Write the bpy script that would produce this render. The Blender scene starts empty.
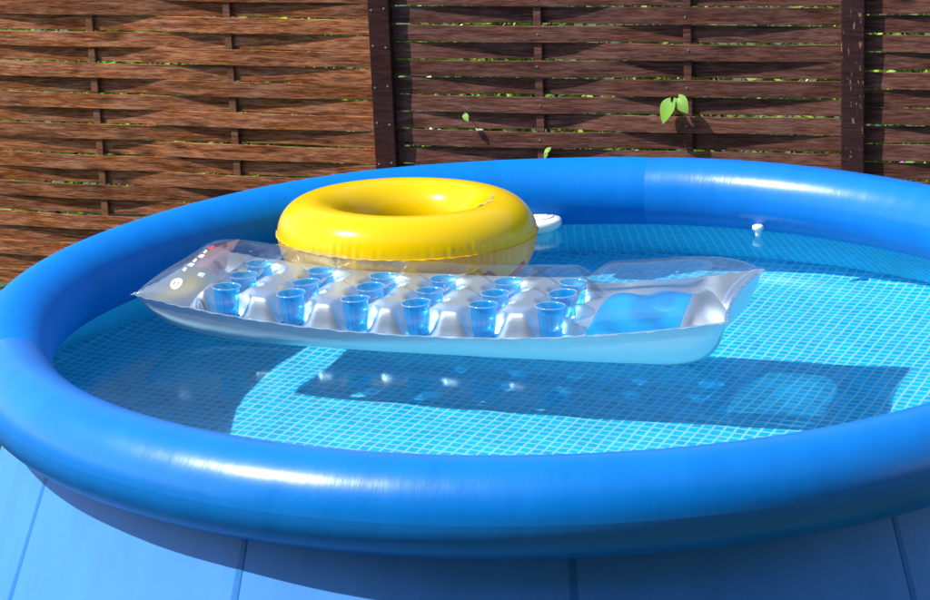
import bpy, bmesh, math, random
from mathutils import Vector, Matrix, noise

random.seed(7)
SC = bpy.context.scene
COL = SC.collection
R_ = math.radians

# ------------------------------------------------------------------ camera
F_PX, PW, PH = 2409.0, 930.0, 600.0
PITCH, ROLL = 0.2772, -0.0426
WZ = 0.64                                   # height of the water level above the lawn
CAM = Vector((0, 0, 1.8642 + WZ))
fw = Vector((0, math.cos(PITCH), -math.sin(PITCH)))
up0 = Vector((0, math.sin(PITCH), math.cos(PITCH)))
rt0 = Vector((1, 0, 0))
rt = math.cos(ROLL) * rt0 + math.sin(ROLL) * up0
up = -math.sin(ROLL) * rt0 + math.cos(ROLL) * up0
cd = bpy.data.cameras.new('camera')
cam = bpy.data.objects.new('camera', cd)
COL.objects.link(cam)
m = Matrix((rt, up, -fw)).transposed().to_4x4()
m.translation = CAM
cam.matrix_world = m
cd.sensor_width = 36.0
cd.lens = 36.0 * F_PX / PW
cd.clip_end = 600
SC.camera = cam


def ray(px, py):
    return (fw + rt * ((px - PW / 2) / F_PX) + up * ((PH / 2 - py) / F_PX))


def on_z(px, py, z):
    d = ray(px, py)
    return CAM + d * ((z - CAM.z) / d.z)


def on_plane(px, py, p0, n):
    d = ray(px, py)
    return CAM + d * ((p0 - CAM).dot(n) / d.dot(n))


# ------------------------------------------------------------------ light
SUN_EL, SUN_AZ = R_(51), R_(-104)           # azimuth from +Y towards +X
S = Vector((math.cos(SUN_EL) * math.sin(SUN_AZ), math.cos(SUN_EL) * math.cos(SUN_AZ), math.sin(SUN_EL)))
w = bpy.data.worlds.new('World')
SC.world = w
w.use_nodes = True
nt = w.node_tree
sky = nt.nodes.new('ShaderNodeTexSky')
sky.sky_type = 'NISHITA'
sky.sun_disc = False
sky.sun_elevation = SUN_EL
sky.sun_rotation = SUN_AZ
sky.air_density = 1.0
sky.dust_density = 0.6
nt.links.new(sky.outputs[0], nt.nodes['Background'].inputs[0])
nt.nodes['Background'].inputs[1].default_value = 0.14
sd = bpy.data.lights.new('sun', 'SUN')
sd.energy = 3.3
sd.angle = R_(0.55)
sd.color = (1.0, 0.95, 0.87)
sd.cycles.is_caustics_light = True          # sunlight is refracted through the water surface
sun = bpy.data.objects.new('sun', sd)
COL.objects.link(sun)
sun.rotation_euler = S.to_track_quat('Z', 'Y').to_euler()
sun.location = (-6, -2, 8)
SC.view_settings.view_transform = 'Standard'
SC.view_settings.look = 'None'
SC.view_settings.exposure = 0.88
SC.view_settings.gamma = 1.0
SC.cycles.use_denoising = True
SC.cycles.max_bounces = 14
SC.cycles.transparent_max_bounces = 24
SC.cycles.transmission_bounces = 10
SC.cycles.sample_clamp_indirect = 6.0
SC.cycles.caustics_reflective = True
SC.cycles.caustics_refractive = True

# ------------------------------------------------------------------ helpers


def mat(name):
    mt = bpy.data.materials.new(name)
    mt.use_nodes = True
    t = mt.node_tree
    for n in list(t.nodes):
        t.nodes.remove(n)
    out = t.nodes.new('ShaderNodeOutputMaterial')
    return mt, t, out


def N(t, kind, **kw):
    n = t.nodes.new(kind)
    for k, v in kw.items():
        if k.startswith('i_'):
            key = k[2:]
            key = int(key) if key.isdigit() else key.replace('_', ' ')
            n.inputs[key].default_value = v
        else:
            setattr(n, k, v)
    return n


def L(t, a, b):
    t.links.new(a, b)


def c4(c):
    return (c[0], c[1], c[2], 1.0)


def ramp(t, stops):
    r = t.nodes.new('ShaderNodeValToRGB')
    el = r.color_ramp.elements
    while len(el) < len(stops):
        el.new(0.5)
    for e, (p, c) in zip(el, stops):
        e.position = p
        e.color = c4(c)
    return r


def principled(name, color, rough=0.5, metal=0.0, spec=0.5, bump=None, vary=0.0, vscale=4.0):
    mt, t, out = mat(name)
    b = N(t, 'ShaderNodeBsdfPrincipled')
    b.inputs['Base Color'].default_value = c4(color)
    b.inputs['Roughness'].default_value = rough
    b.inputs['Metallic'].default_value = metal
    b.inputs['Specular IOR Level'].default_value = spec
    tc = N(t, 'ShaderNodeTexCoord')
    if vary:
        n = N(t, 'ShaderNodeTexNoise', i_Scale=vscale, i_Detail=5.0)
        L(t, tc.outputs['Object'], n.inputs['Vector'])
        r = ramp(t, [(0.3, [c * (1 - vary) for c in color]), (0.7, [min(1, c * (1 + vary)) for c in color])])
        L(t, n.outputs[0], r.inputs[0])
        L(t, r.outputs[0], b.inputs['Base Color'])
    if bump:
        n = N(t, 'ShaderNodeTexNoise', i_Scale=bump[0], i_Detail=4.0)
        L(t, tc.outputs['Object'], n.inputs['Vector'])
        bp = N(t, 'ShaderNodeBump', i_Strength=bump[1], i_Distance=bump[2])
        L(t, n.outputs[0], bp.inputs['Height'])
        L(t, bp.outputs[0], b.inputs['Normal'])
    L(t, b.outputs[0], out.inputs[0])
    return mt


def mesh(name, verts, faces, material, parent=None, smooth=True, uv=None, loc=None):
    me = bpy.data.meshes.new(name)
    me.from_pydata([tuple(v) for v in verts], [], faces)
    if uv:
        ul = me.uv_layers.new(name='UVMap')
        for lp in me.loops:
            ul.data[lp.index].uv = uv[lp.vertex_index]
    me.polygons.foreach_set('use_smooth', [smooth] * len(me.polygons))
    me.materials.append(material)
    me.update()
    return link(name, me, parent, loc)


def link(name, me, parent=None, loc=None):
    o = bpy.data.objects.new(name, me)
    COL.objects.link(o)
    if parent:
        o.parent = parent
    if loc is not None:
        o.location = loc
    return o


def thing(name, label, cat, loc=(0, 0, 0), group=None):
    o = bpy.data.objects.new(name, None)
    COL.objects.link(o)
    o.empty_display_size = 0.1
    o.location = loc
    tag(o, label, cat, group)
    return o


def tag(o, label, cat, group=None):
    o['label'] = label
    o['category'] = cat
    if group:
        o['group'] = group
    return o


def grid_faces(nu, nv, wrap_u=False, wrap_v=False):
    f = []
    for i in range(nu if wrap_u else nu - 1):
        for j in range(nv if wrap_v else nv - 1):
            a = i * nv + j
            b = ((i + 1) % nu) * nv + j
            c = ((i + 1) % nu) * nv + (j + 1) % nv
            d = i * nv + (j + 1) % nv
            f.append((a, b, c, d))
    return f


def lathe(profile, n, wrap=False, rib=None):
    v = []
    for k in range(n):
        a = 2 * math.pi * k / n
        for i, (r, z) in enumerate(profile):
            rr = r * (1 + (rib(a, i) if rib else 0))
            v.append((rr * math.cos(a), rr * math.sin(a), z))
    return v, grid_faces(n, len(profile), True, wrap)


def box(x0, x1, y0, y1, z0, z1, bev=0.0):
    bm = bmesh.new()
    bmesh.ops.create_cube(bm, size=1.0)
    for vv in bm.verts:
        vv.co = Vector(((x0 + x1) / 2 + vv.co.x * (x1 - x0), (y0 + y1) / 2 + vv.co.y * (y1 - y0), (z0 + z1) / 2 + vv.co.z * (z1 - z0)))
    if bev:
        bmesh.ops.bevel(bm, geom=bm.edges[:], offset=bev, segments=2, affect='EDGES', profile=0.5)
    vs = [vv.co.copy() for vv in bm.verts]
    bm.verts.index_update()
    fs = [[vv.index for vv in f.verts] for f in bm.faces]
    bm.free()
    return vs, fs


def smooth01(x):
    x = max(0.0, min(1.0, x))
    return x * x * (3 - 2 * x)


# ------------------------------------------------------------------ materials

def wood(name, c_dark, c_mid, c_light, wear=0.0, rough=0.62):
    mt, t, out = mat(name)
    tc = N(t, 'ShaderNodeTexCoord')
    oi = N(t, 'ShaderNodeObjectInfo')
    mul = N(t, 'ShaderNodeMath', operation='MULTIPLY')
    mul.inputs[1].default_value = 37.0
    L(t, oi.outputs['Random'], mul.inputs[0])
    comb = N(t, 'ShaderNodeCombineXYZ')
    L(t, mul.outputs[0], comb.inputs[0])
    L(t, mul.outputs[0], comb.inputs[2])
    add = N(t, 'ShaderNodeVectorMath', operation='ADD')
    L(t, tc.outputs['Object'], add.inputs[0])
    L(t, comb.outputs[0], add.inputs[1])
    # knots: stretched voronoi cells
    mk = N(t, 'ShaderNodeMapping')
    mk.inputs['Scale'].default_value = (4.2, 3.0, 13.0)
    L(t, add.outputs[0], mk.inputs[0])
    vor = N(t, 'ShaderNodeTexVoronoi', i_Scale=1.0)
    L(t, mk.outputs[0], vor.inputs['Vector'])
    kr = N(t, 'ShaderNodeMapRange')
    kr.inputs[1].default_value = 0.0
    kr.inputs[2].default_value = 0.27
    kr.inputs[3].default_value = 1.0
    kr.inputs[4].default_value = 0.0
    L(t, vor.outputs['Distance'], kr.inputs[0])
    # grain, bent around the knots
    mg = N(t, 'ShaderNodeMapping')
    mg.inputs['Scale'].default_value = (6.0, 30.0, 70.0)
    L(t, add.outputs[0], mg.inputs[0])
    kd = N(t, 'ShaderNodeVectorMath', operation='SCALE')
    L(t, mg.outputs[0], kd.inputs[0])
    kd.inputs['Scale'].default_value = 1.0
    g1 = N(t, 'ShaderNodeTexNoise', i_Scale=1.0, i_Detail=6.0, i_Roughness=0.62, i_Distortion=0.9)
    L(t, kd.outputs[0], g1.inputs['Vector'])
    mf = N(t, 'ShaderNodeMapping')
    mf.inputs['Scale'].default_value = (22.0, 90.0, 240.0)
    L(t, add.outputs[0], mf.inputs[0])
    g2 = N(t, 'ShaderNodeTexNoise', i_Scale=1.0, i_Detail=4.0, i_Roughness=0.7)
    L(t, mf.outputs[0], g2.inputs['Vector'])
    mixg = N(t, 'ShaderNodeMath', operation='ADD')
    h1 = N(t, 'ShaderNodeMath', operation='MULTIPLY')
    h1.inputs[1].default_value = 0.55
    L(t, g1.outputs[0], h1.inputs[0])
    h2 = N(t, 'ShaderNodeMath', operation='MULTIPLY')
    h2.inputs[1].default_value = 0.45
    L(t, g2.outputs[0], h2.inputs[0])
    L(t, h1.outputs[0], mixg.inputs[0])
    L(t, h2.outputs[0], mixg.inputs[1])
    r = ramp(t, [(0.37, c_dark), (0.49, c_mid), (0.60, c_light)])
    L(t, mixg.outputs[0], r.inputs[0])
    # board-to-board tone
    hs = N(t, 'ShaderNodeHueSaturation')
    rv = N(t, 'ShaderNodeMapRange')
    rv.inputs[3].default_value = 0.74
    rv.inputs[4].default_value = 1.26
    L(t, oi.outputs['Random'], rv.inputs[0])
    L(t, rv.outputs[0], hs.inputs['Value'])
    L(t, r.outputs[0], hs.inputs['Color'])
    # blotches of thinner and thicker stain
    nb = N(t, 'ShaderNodeTexNoise', i_Scale=1.0, i_Detail=3.0)
    mb_ = N(t, 'ShaderNodeMapping')
    mb_.inputs['Scale'].default_value = (5.0, 5.0, 16.0)
    L(t, add.outputs[0], mb_.inputs[0])
    L(t, mb_.outputs[0], nb.inputs['Vector'])
    sat = N(t, 'ShaderNodeMapRange')
    sat.inputs[1].default_value = 0.3
    sat.inputs[2].default_value = 0.7
    sat.inputs[3].default_value = 1.04
    sat.inputs[4].default_value = 0.88
    L(t, nb.outputs[0], sat.inputs[0])
    L(t, sat.outputs[0], hs.inputs['Saturation'])
    mx = N(t, 'ShaderNodeMixRGB', blend_type='MIX')
    mx.inputs[2].default_value = c4([c * 0.28 for c in c_dark])
    km = N(t, 'ShaderNodeMath', operation='MULTIPLY')
    km.inputs[1].default_value = 0.85
    L(t, kr.outputs[0], km.inputs[0])
    L(t, km.outputs[0], mx.inputs[0])
    L(t, hs.outputs[0], mx.inputs[1])
    col = mx.outputs[0]
    if wear:
        mw = N(t, 'ShaderNodeMapping')
        mw.inputs['Scale'].default_value = (95.0, 95.0, 30.0)
        L(t, add.outputs[0], mw.inputs[0])
        nw = N(t, 'ShaderNodeTexNoise', i_Scale=1.0, i_Detail=3.0)
        L(t, mw.outputs[0], nw.inputs['Vector'])
        rw = ramp(t, [(0.63, (0, 0, 0)), (0.67, (wear, wear, wear))])
        L(t, nw.outputs[0], rw.inputs[0])
        m2 = N(t, 'ShaderNodeMixRGB')
        m2.inputs[2].default_value = (0.34, 0.2, 0.1, 1)
        L(t, rw.outputs[0], m2.inputs[0])
        L(t, col, m2.inputs[1])
        col = m2.outputs[0]
    b = N(t, 'ShaderNodeBsdfPrincipled')
    b.inputs['Roughness'].default_value = rough
    b.inputs['Specular IOR Level'].default_value = 0.15
    L(t, col, b.inputs['Base Color'])
    bp = N(t, 'ShaderNodeBump', i_Strength=0.5, i_Distance=0.003)
    L(t, mixg.outputs[0], bp.inputs['Height'])
    L(t, bp.outputs[0], b.inputs['Normal'])
    L(t, b.outputs[0], out.inputs[0])
    return mt


M = {}
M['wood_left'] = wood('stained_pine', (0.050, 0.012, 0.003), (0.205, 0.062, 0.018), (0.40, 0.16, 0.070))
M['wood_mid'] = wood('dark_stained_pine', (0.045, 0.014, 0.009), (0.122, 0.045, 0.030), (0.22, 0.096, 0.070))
M['wood_batten'] = wood('batten_pine', (0.07, 0.028, 0.012), (0.14, 0.058, 0.026), (0.2, 0.09, 0.045))
M['post'] = wood('post_stain', (0.022, 0.007, 0.007), (0.040, 0.013, 0.011), (0.06, 0.022, 0.018), rough=0.5)
M['post_worn'] = wood('worn_post_stain', (0.022, 0.009, 0.011), (0.036, 0.015, 0.016), (0.055, 0.023, 0.022), wear=0.8, rough=0.5)
M['screw'] = principled('zinc', (0.55, 0.55, 0.58), 0.35, 0.9)


def vinyl(name, color, rough, streak=0.25, spec=0.5):
    """inflatable vinyl with fine pull wrinkles running across the tube"""
    mt, t, out = mat(name)
    uvn = N(t, 'ShaderNodeUVMap')
    b = N(t, 'ShaderNodeBsdfPrincipled')
    b.inputs['Roughness'].default_value = rough
    b.inputs['Specular IOR Level'].default_value = spec
    mp = N(t, 'ShaderNodeMapping')
    mp.inputs['Scale'].default_value = (420.0, 9.0, 1.0)
    L(t, uvn.outputs[0], mp.inputs[0])
    n = N(t, 'ShaderNodeTexNoise', i_Scale=1.0, i_Detail=4.0, i_Roughness=0.6)
    L(t, mp.outputs[0], n.inputs['Vector'])
    mp2 = N(t, 'ShaderNodeMapping')
    mp2.inputs['Scale'].default_value = (26.0, 3.0, 1.0)
    L(t, uvn.outputs[0], mp2.inputs[0])
    n2 = N(t, 'ShaderNodeTexNoise', i_Scale=1.0, i_Detail=5.0)
    L(t, mp2.outputs[0], n2.inputs['Vector'])
    bp = N(t, 'ShaderNodeBump', i_Strength=streak, i_Distance=0.004)
    L(t, n.outputs[0], bp.inputs['Height'])
    bp2 = N(t, 'ShaderNodeBump', i_Strength=0.2, i_Distance=0.012)
    L(t, n2.outputs[0], bp2.inputs['Height'])
    L(t, bp.outputs[0], bp2.inputs['Normal'])
    L(t, bp2.outputs[0], b.inputs['Normal'])
    r = ramp(t, [(0.3, [c * 0.93 for c in color]), (0.7, [min(1, c * 1.05) for c in color])])
    L(t, n2.outputs[0], r.inputs[0])
    L(t, r.outputs[0], b.inputs['Base Color'])
    rr = N(t, 'ShaderNodeMapRange')
    rr.inputs[3].default_value = rough - 0.05
    rr.inputs[4].default_value = rough + 0.07
    L(t, n2.outputs[0], rr.inputs[0])
    L(t, rr.outputs[0], b.inputs['Roughness'])
    L(t, b.outputs[0], out.inputs[0])
    return mt


RING_BLUE = (0.0, 0.172, 0.60)
M['ring'] = vinyl('blue_ring_vinyl', RING_BLUE, 0.30, 0.05, spec=0.47)
M['ring_matt'] = vinyl('blue_ring_vinyl_matt', RING_BLUE, 0.55, 0.07, spec=0.12)
M['wall'] = vinyl('pale_blue_wall_fabric', (0.055, 0.25, 0.70), 0.5, 0.1, spec=0.35)
M['wall_strip'] = vinyl('wall_weld_strip', (0.014, 0.165, 0.52), 0.5, 0.1, spec=0.35)


def liner(name, tile, line, lw=0.21):
    mt, t, out = mat(name)
    uvn = N(t, 'ShaderNodeUVMap')
    fr = N(t, 'ShaderNodeVectorMath', operation='FRACTION')
    L(t, uvn.outputs[0], fr.inputs[0])
    sep = N(t, 'ShaderNodeSeparateXYZ')
    L(t, fr.outputs[0], sep.inputs[0])

    def edge(o):
        s = N(t, 'ShaderNodeMath', operation='SUBTRACT')
        s.inputs[1].default_value = 0.5
        L(t, o, s.inputs[0])
        a = N(t, 'ShaderNodeMath', operation='ABSOLUTE')
        L(t, s.outputs[0], a.inputs[0])
        r = N(t, 'ShaderNodeMapRange')
        r.inputs[1].default_value = 0.5 - lw / 2 - 0.04
        r.inputs[2].default_value = 0.5 - lw / 2 + 0.04
        L(t, a.outputs[0], r.inputs[0])
        return r.outputs[0]
    mxm = N(t, 'ShaderNodeMath', operation='MAXIMUM')
    L(t, edge(sep.outputs[0]), mxm.inputs[0])
    L(t, edge(sep.outputs[1]), mxm.inputs[1])
    fl = N(t, 'ShaderNodeVectorMath', operation='FLOOR')
    L(t, uvn.outputs[0], fl.inputs[0])
    wn = N(t, 'ShaderNodeTexWhiteNoise', noise_dimensions='2D')
    L(t, fl.outputs[0], wn.inputs['Vector'])
    hs = N(t, 'ShaderNodeHueSaturation')
    hs.inputs['Color'].default_value = c4(tile)
    rv = N(t, 'ShaderNodeMapRange')
    rv.inputs[3].default_value = 0.86
    rv.inputs[4].default_value = 1.14
    L(t, wn.outputs[0], rv.inputs[0])
    L(t, rv.outputs[0], hs.inputs['Value'])
    mx = N(t, 'ShaderNodeMixRGB')
    L(t, mxm.outputs[0], mx.inputs[0])
    L(t, hs.outputs[0], mx.inputs[1])
    mx.inputs[2].default_value = c4(line)
    b = N(t, 'ShaderNodeBsdfPrincipled')
    b.inputs['Roughness'].default_value = 0.6
    b.inputs['Specular IOR Level'].default_value = 0.1
    L(t, mx.outputs[0], b.inputs['Base Color'])
    L(t, b.outputs[0], out.inputs[0])
    return mt


M['liner'] = liner('mosaic_print_liner', (0.0, 0.60, 0.92), (0.34, 0.82, 0.93))


def film(name, tint, gloss=0.04, body=None, body_f=0.0, ior=1.5):
    """thin clear vinyl: mostly see-through, mirror reflections growing towards grazing angles"""
    mt, t, out = mat(name)
    tr = N(t, 'ShaderNodeBsdfTransparent')
    tr.inputs[0].default_value = c4(tint)
    gl = N(t, 'ShaderNodeBsdfGlossy')
    gl.inputs['Roughness'].default_value = gloss
    lw = N(t, 'ShaderNodeLayerWeight')
    pw = N(t, 'ShaderNodeMath', operation='POWER')
    pw.inputs[1].default_value = 4.5
    L(t, lw.outputs['Facing'], pw.inputs[0])
    f0 = ((ior - 1) / (ior + 1)) ** 2
    fr = N(t, 'ShaderNodeMath', operation='MULTIPLY_ADD')
    fr.inputs[1].default_value = 0.9 - f0
    fr.inputs[2].default_value = f0
    L(t, pw.outputs[0], fr.inputs[0])
    mx = N(t, 'ShaderNodeMixShader')
    L(t, fr.outputs[0], mx.inputs[0])
    src = tr.outputs[0]
    if body:
        df = N(t, 'ShaderNodeBsdfDiffuse')
        df.inputs[0].default_value = c4(body)
        tl = N(t, 'ShaderNodeBsdfTranslucent')
        tl.inputs[0].default_value = c4(body)
        m0 = N(t, 'ShaderNodeMixShader')
        m0.inputs[0].default_value = 0.5
        L(t, df.outputs[0], m0.inputs[1])
        L(t, tl.outputs[0], m0.inputs[2])
        m1 = N(t, 'ShaderNodeMixShader')
        m1.inputs[0].default_value = body_f
        L(t, tr.outputs[0], m1.inputs[1])
        L(t, m0.outputs[0], m1.inputs[2])
        src = m1.outputs[0]
    L(t, src, mx.inputs[1])
    L(t, gl.outputs[0], mx.inputs[2])
    L(t, mx.outputs[0], out.inputs[0])
    return mt


M['film'] = film('clear_film', (0.96, 0.98, 0.99), 0.05, body=(0.5, 0.75, 0.92), body_f=0.04, ior=1.55)
M['film_rim'] = film('clear_welded_rim', (0.8, 0.88, 0.95), 0.08, body=(0.75, 0.85, 0.95), body_f=0.35)
M['cup'] = film('blue_cup_film', (0.26, 0.74, 0.98), 0.12, body=(0.03, 0.56, 0.95), body_f=0.36, ior=1.4)
M['window'] = film('blue_clear_film', (0.16, 0.60, 0.92), 0.06, body=(0.02, 0.38, 0.85), body_f=0.5)
M['silver'] = principled('silver_film', (0.64, 0.69, 0.74), 0.35, 0.8, bump=(9.0, 0.25, 0.01))
M['white'] = principled('white_plastic', (0.82, 0.83, 0.84), 0.35)
M['white_print'] = principled('white_ink', (0.85, 0.85, 0.86), 0.5)
M['pink_print'] = film('faded_pink_ink', (0.75, 0.62, 0.66), 0.1, body=(0.62, 0.42, 0.46), body_f=0.5)
M['red_print'] = principled('red_ink', (0.62, 0.05, 0.09), 0.4)
M['black_print'] = principled('black_ink', (0.03, 0.03, 0.035), 0.5)
M['blue_print'] = principled('blue_ink', (0.02, 0.06, 0.28), 0.4)
M['grey_print'] = principled('grey_ink', (0.55, 0.50, 0.42), 0.4)
M['teal'] = principled('pale_teal_plastic', (0.30, 0.68, 0.72), 0.4)


def window_mat():
    """silver film with a lens-shaped see-through blue field"""
    mt, t, out = mat('headrest_film')
    uvn = N(t, 'ShaderNodeUVMap')
    sep = N(t, 'ShaderNodeSeparateXYZ')
    L(t, uvn.outputs[0], sep.inputs[0])

    def op(kind, a, b):
        n = N(t, 'ShaderNodeMath', operation=kind)
        for k, q in enumerate((a, b)):
            if isinstance(q, (int, float)):
                n.inputs[k].default_value = q
            else:
                L(t, q, n.inputs[k])
        return n.outputs[0]
    ds = op('DIVIDE', op('SUBTRACT', sep.outputs[0], 0.705), 0.150)
    dt = op('DIVIDE', op('MAXIMUM', sep.outputs[1], 0.0), 0.80)
    d = op('ADD', op('POWER', op('ABSOLUTE', ds, 0), 2.3), op('POWER', dt, 2.0))
    inside = op('LESS_THAN', d, 1.0)
    sv = N(t, 'ShaderNodeBsdfPrincipled')
    sv.inputs['Base Color'].default_value = (0.64, 0.69, 0.74, 1)
    sv.inputs['Metallic'].default_value = 0.8
    sv.inputs['Roughness'].default_value = 0.35
    tr = N(t, 'ShaderNodeBsdfTransparent')
    tr.inputs[0].default_value = (0.30, 0.75, 0.97, 1)
    df = N(t, 'ShaderNodeBsdfDiffuse')
    df.inputs[0].default_value = (0.0, 0.36, 0.85, 1)
    m1 = N(t, 'ShaderNodeMixShader')
    d2 = op('ADD', op('POWER', op('DIVIDE', op('SUBTRACT', sep.outputs[0], 0.735), 0.075), 2.0), op('POWER', op('DIVIDE', op('SUBTRACT', sep.outputs[1], 0.05), 0.50), 2.0))
    core = N(t, 'ShaderNodeMapRange', interpolation_type='SMOOTHSTEP')
    core.inputs[1].default_value = 0.5
    core.inputs[2].default_value = 1.3
    core.inputs[3].default_value = 0.38
    core.inputs[4].default_value = 0.62
    L(t, d2, core.inputs[0])
    L(t, core.outputs[0], m1.inputs[0])
    L(t, tr.outputs[0], m1.inputs[1])
    L(t, df.outputs[0], m1.inputs[2])
    gl = N(t, 'ShaderNodeBsdfGlossy')
    gl.inputs['Roughness'].default_value = 0.12
    lw = N(t, 'ShaderNodeLayerWeight')
    m2 = N(t, 'ShaderNodeMixShader')
    L(t, op('ADD', op('MULTIPLY', op('POWER', lw.outputs['Facing'], 4.0), 0.6), 0.04), m2.inputs[0])
    L(t, m1.outputs[0], m2.inputs[1])
    L(t, gl.outputs[0], m2.inputs[2])
    m3 = N(t, 'ShaderNodeMixShader')
    L(t, inside, m3.inputs[0])
    L(t, sv.outputs[0], m3.inputs[1])
    L(t, m2.outputs[0], m3.inputs[2])
    L(t, m3.outputs[0], out.inputs[0])
    return mt


M['window'] = window_mat()


def swim_vinyl():
    mt, t, out = mat('yellow_vinyl')
    b = N(t, 'ShaderNodeBsdfPrincipled')
    b.inputs['Base Color'].default_value = (0.92, 0.62, 0.001, 1)
    b.inputs['Roughness'].default_value = 0.2
    b.inputs['Specular IOR Level'].default_value = 0.36
    tl = N(t, 'ShaderNodeBsdfTranslucent')
    tl.inputs[0].default_value = (0.95, 0.62, 0.005, 1)
    mx = N(t, 'ShaderNodeMixShader')
    mx.inputs[0].default_value = 0.22
    L(t, b.outputs[0], mx.inputs[1])
    L(t, tl.outputs[0], mx.inputs[2])
    L(t, mx.outputs[0], out.inputs[0])
    return mt


def swim_lower():
    """milky clear underside with a red zigzag print"""
    mt, t, out = mat('printed_milky_vinyl')
    uvn = N(t, 'ShaderNodeUVMap')
    sep = N(t, 'ShaderNodeSeparateXYZ')
    L(t, uvn.outputs[0], sep.inputs[0])
    wv = N(t, 'ShaderNodeMath', operation='PINGPONG')
    wv.inputs[1].default_value = 0.5
    ms = N(t, 'ShaderNodeMath', operation='MULTIPLY')
    ms.inputs[1].default_value = 14.0
    L(t, sep.outputs[0], ms.inputs[0])
    L(t, ms.outputs[0], wv.inputs[0])
    a = N(t, 'ShaderNodeMath', operation='MULTIPLY')
    a.inputs[1].default_value = 0.26
    L(t, wv.outputs[0], a.inputs[0])
    ad = N(t, 'ShaderNodeMath', operation='ADD')
    ad.inputs[1].default_value = 0.13
    L(t, a.outputs[0], ad.inputs[0])
    gt = N(t, 'ShaderNodeMath', operation='GREATER_THAN')
    L(t, sep.outputs[1], gt.inputs[0])
    L(t, ad.outputs[0], gt.inputs[1])
    mx = N(t, 'ShaderNodeMixRGB')
    mx.inputs[1].default_value = (0.86, 0.60, 0.13, 1)  # milky vinyl tinted gold: painted-in yellow light passing through the ring
    mx.inputs[2].default_value = (0.60, 0.06, 0.09, 1)
    L(t, gt.outputs[0], mx.inputs[0])
    b = N(t, 'ShaderNodeBsdfPrincipled')
    b.inputs['Roughness'].default_value = 0.2
    L(t, mx.outputs[0], b.inputs['Base Color'])
    tl = N(t, 'ShaderNodeBsdfTranslucent')
    L(t, mx.outputs[0], tl.inputs[0])
    ms2 = N(t, 'ShaderNodeMixShader')
    ms2.inputs[0].default_value = 0.4
    L(t, b.outputs[0], ms2.inputs[1])
    L(t, tl.outputs[0], ms2.inputs[2])
    L(t, ms2.outputs[0], out.inputs[0])
    return mt


M['yellow'] = swim_vinyl()
M['swim_lower'] = swim_lower()


def water_mat():
    mt, t, out = mat('water')
    rf = N(t, 'ShaderNodeBsdfRefraction', i_IOR=1.333, i_Roughness=0.0)
    rf.inputs[0].default_value = (0.97, 0.995, 1.0, 1)
    gl = N(t, 'ShaderNodeBsdfGlossy', i_Roughness=0.10)
    gl.inputs[0].default_value = (0.6, 0.9, 0.97, 1)
    fr = N(t, 'ShaderNodeFresnel', i_IOR=1.333)
    mx = N(t, 'ShaderNodeMixShader')
    L(t, fr.outputs[0], mx.inputs[0])
    L(t, rf.outputs[0], mx.inputs[1])
    L(t, gl.outputs[0], mx.inputs[2])
    L(t, mx.outputs[0], out.inputs[0])
    return mt


M['water'] = water_mat()


def leaf_mat(name, base, hue=0.04):
    mt, t, out = mat(name)
    geo = N(t, 'ShaderNodeNewGeometry')
    hs = N(t, 'ShaderNodeHueSaturation')
    hs.inputs['Color'].default_value = c4(base)
    mr = N(t, 'ShaderNodeMapRange')
    mr.inputs[3].default_value = 0.5
    mr.inputs[4].default_value = 1.5
    L(t, geo.outputs['Random Per Island'], mr.inputs[0])
    L(t, mr.outputs[0], hs.inputs['Value'])
    mr2 = N(t, 'ShaderNodeMapRange')
    mr2.inputs[3].default_value = 0.5 - hue
    mr2.inputs[4].default_value = 0.5 + hue
    mlt = N(t, 'ShaderNodeMath', operation='MULTIPLY')
    mlt.inputs[1].default_value = 7.3
    frc = N(t, 'ShaderNodeMath', operation='FRACT')
    L(t, geo.outputs['Random Per Island'], mlt.inputs[0])
    L(t, mlt.outputs[0], frc.inputs[0])
    L(t, frc.outputs[0], mr2.inputs[0])
    L(t, mr2.outputs[0], hs.inputs['Hue'])
    b = N(t, 'ShaderNodeBsdfPrincipled')
    b.inputs['Roughness'].default_value = 0.45
    L(t, hs.outputs[0], b.inputs['Base Color'])
    tl = N(t, 'ShaderNodeBsdfTranslucent')
    L(t, hs.outputs[0], tl.inputs[0])
    ms = N(t, 'ShaderNodeMixShader')
    ms.inputs[0].default_value = 0.35
    L(t, b.outputs[0], ms.inputs[1])
    L(t, tl.outputs[0], ms.inputs[2])
    L(t, ms.outputs[0], out.inputs[0])
    return mt


M['hedge'] = leaf_mat('hedge_leaf', (0.26, 0.42, 0.05))
M['vine'] = leaf_mat('vine_leaf', (0.20, 0.44, 0.05), 0.01)
M['grass'] = leaf_mat('grass_blade', (0.07, 0.14, 0.025))
M['stem'] = principled('brown_stem', (0.08, 0.05, 0.03), 0.8)
M['blossom_white'] = principled('white_blossom', (0.8, 0.78, 0.72), 0.6)
M['blossom_purple'] = principled('purple_blossom', (0.42, 0.16, 0.60), 0.6)


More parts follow.
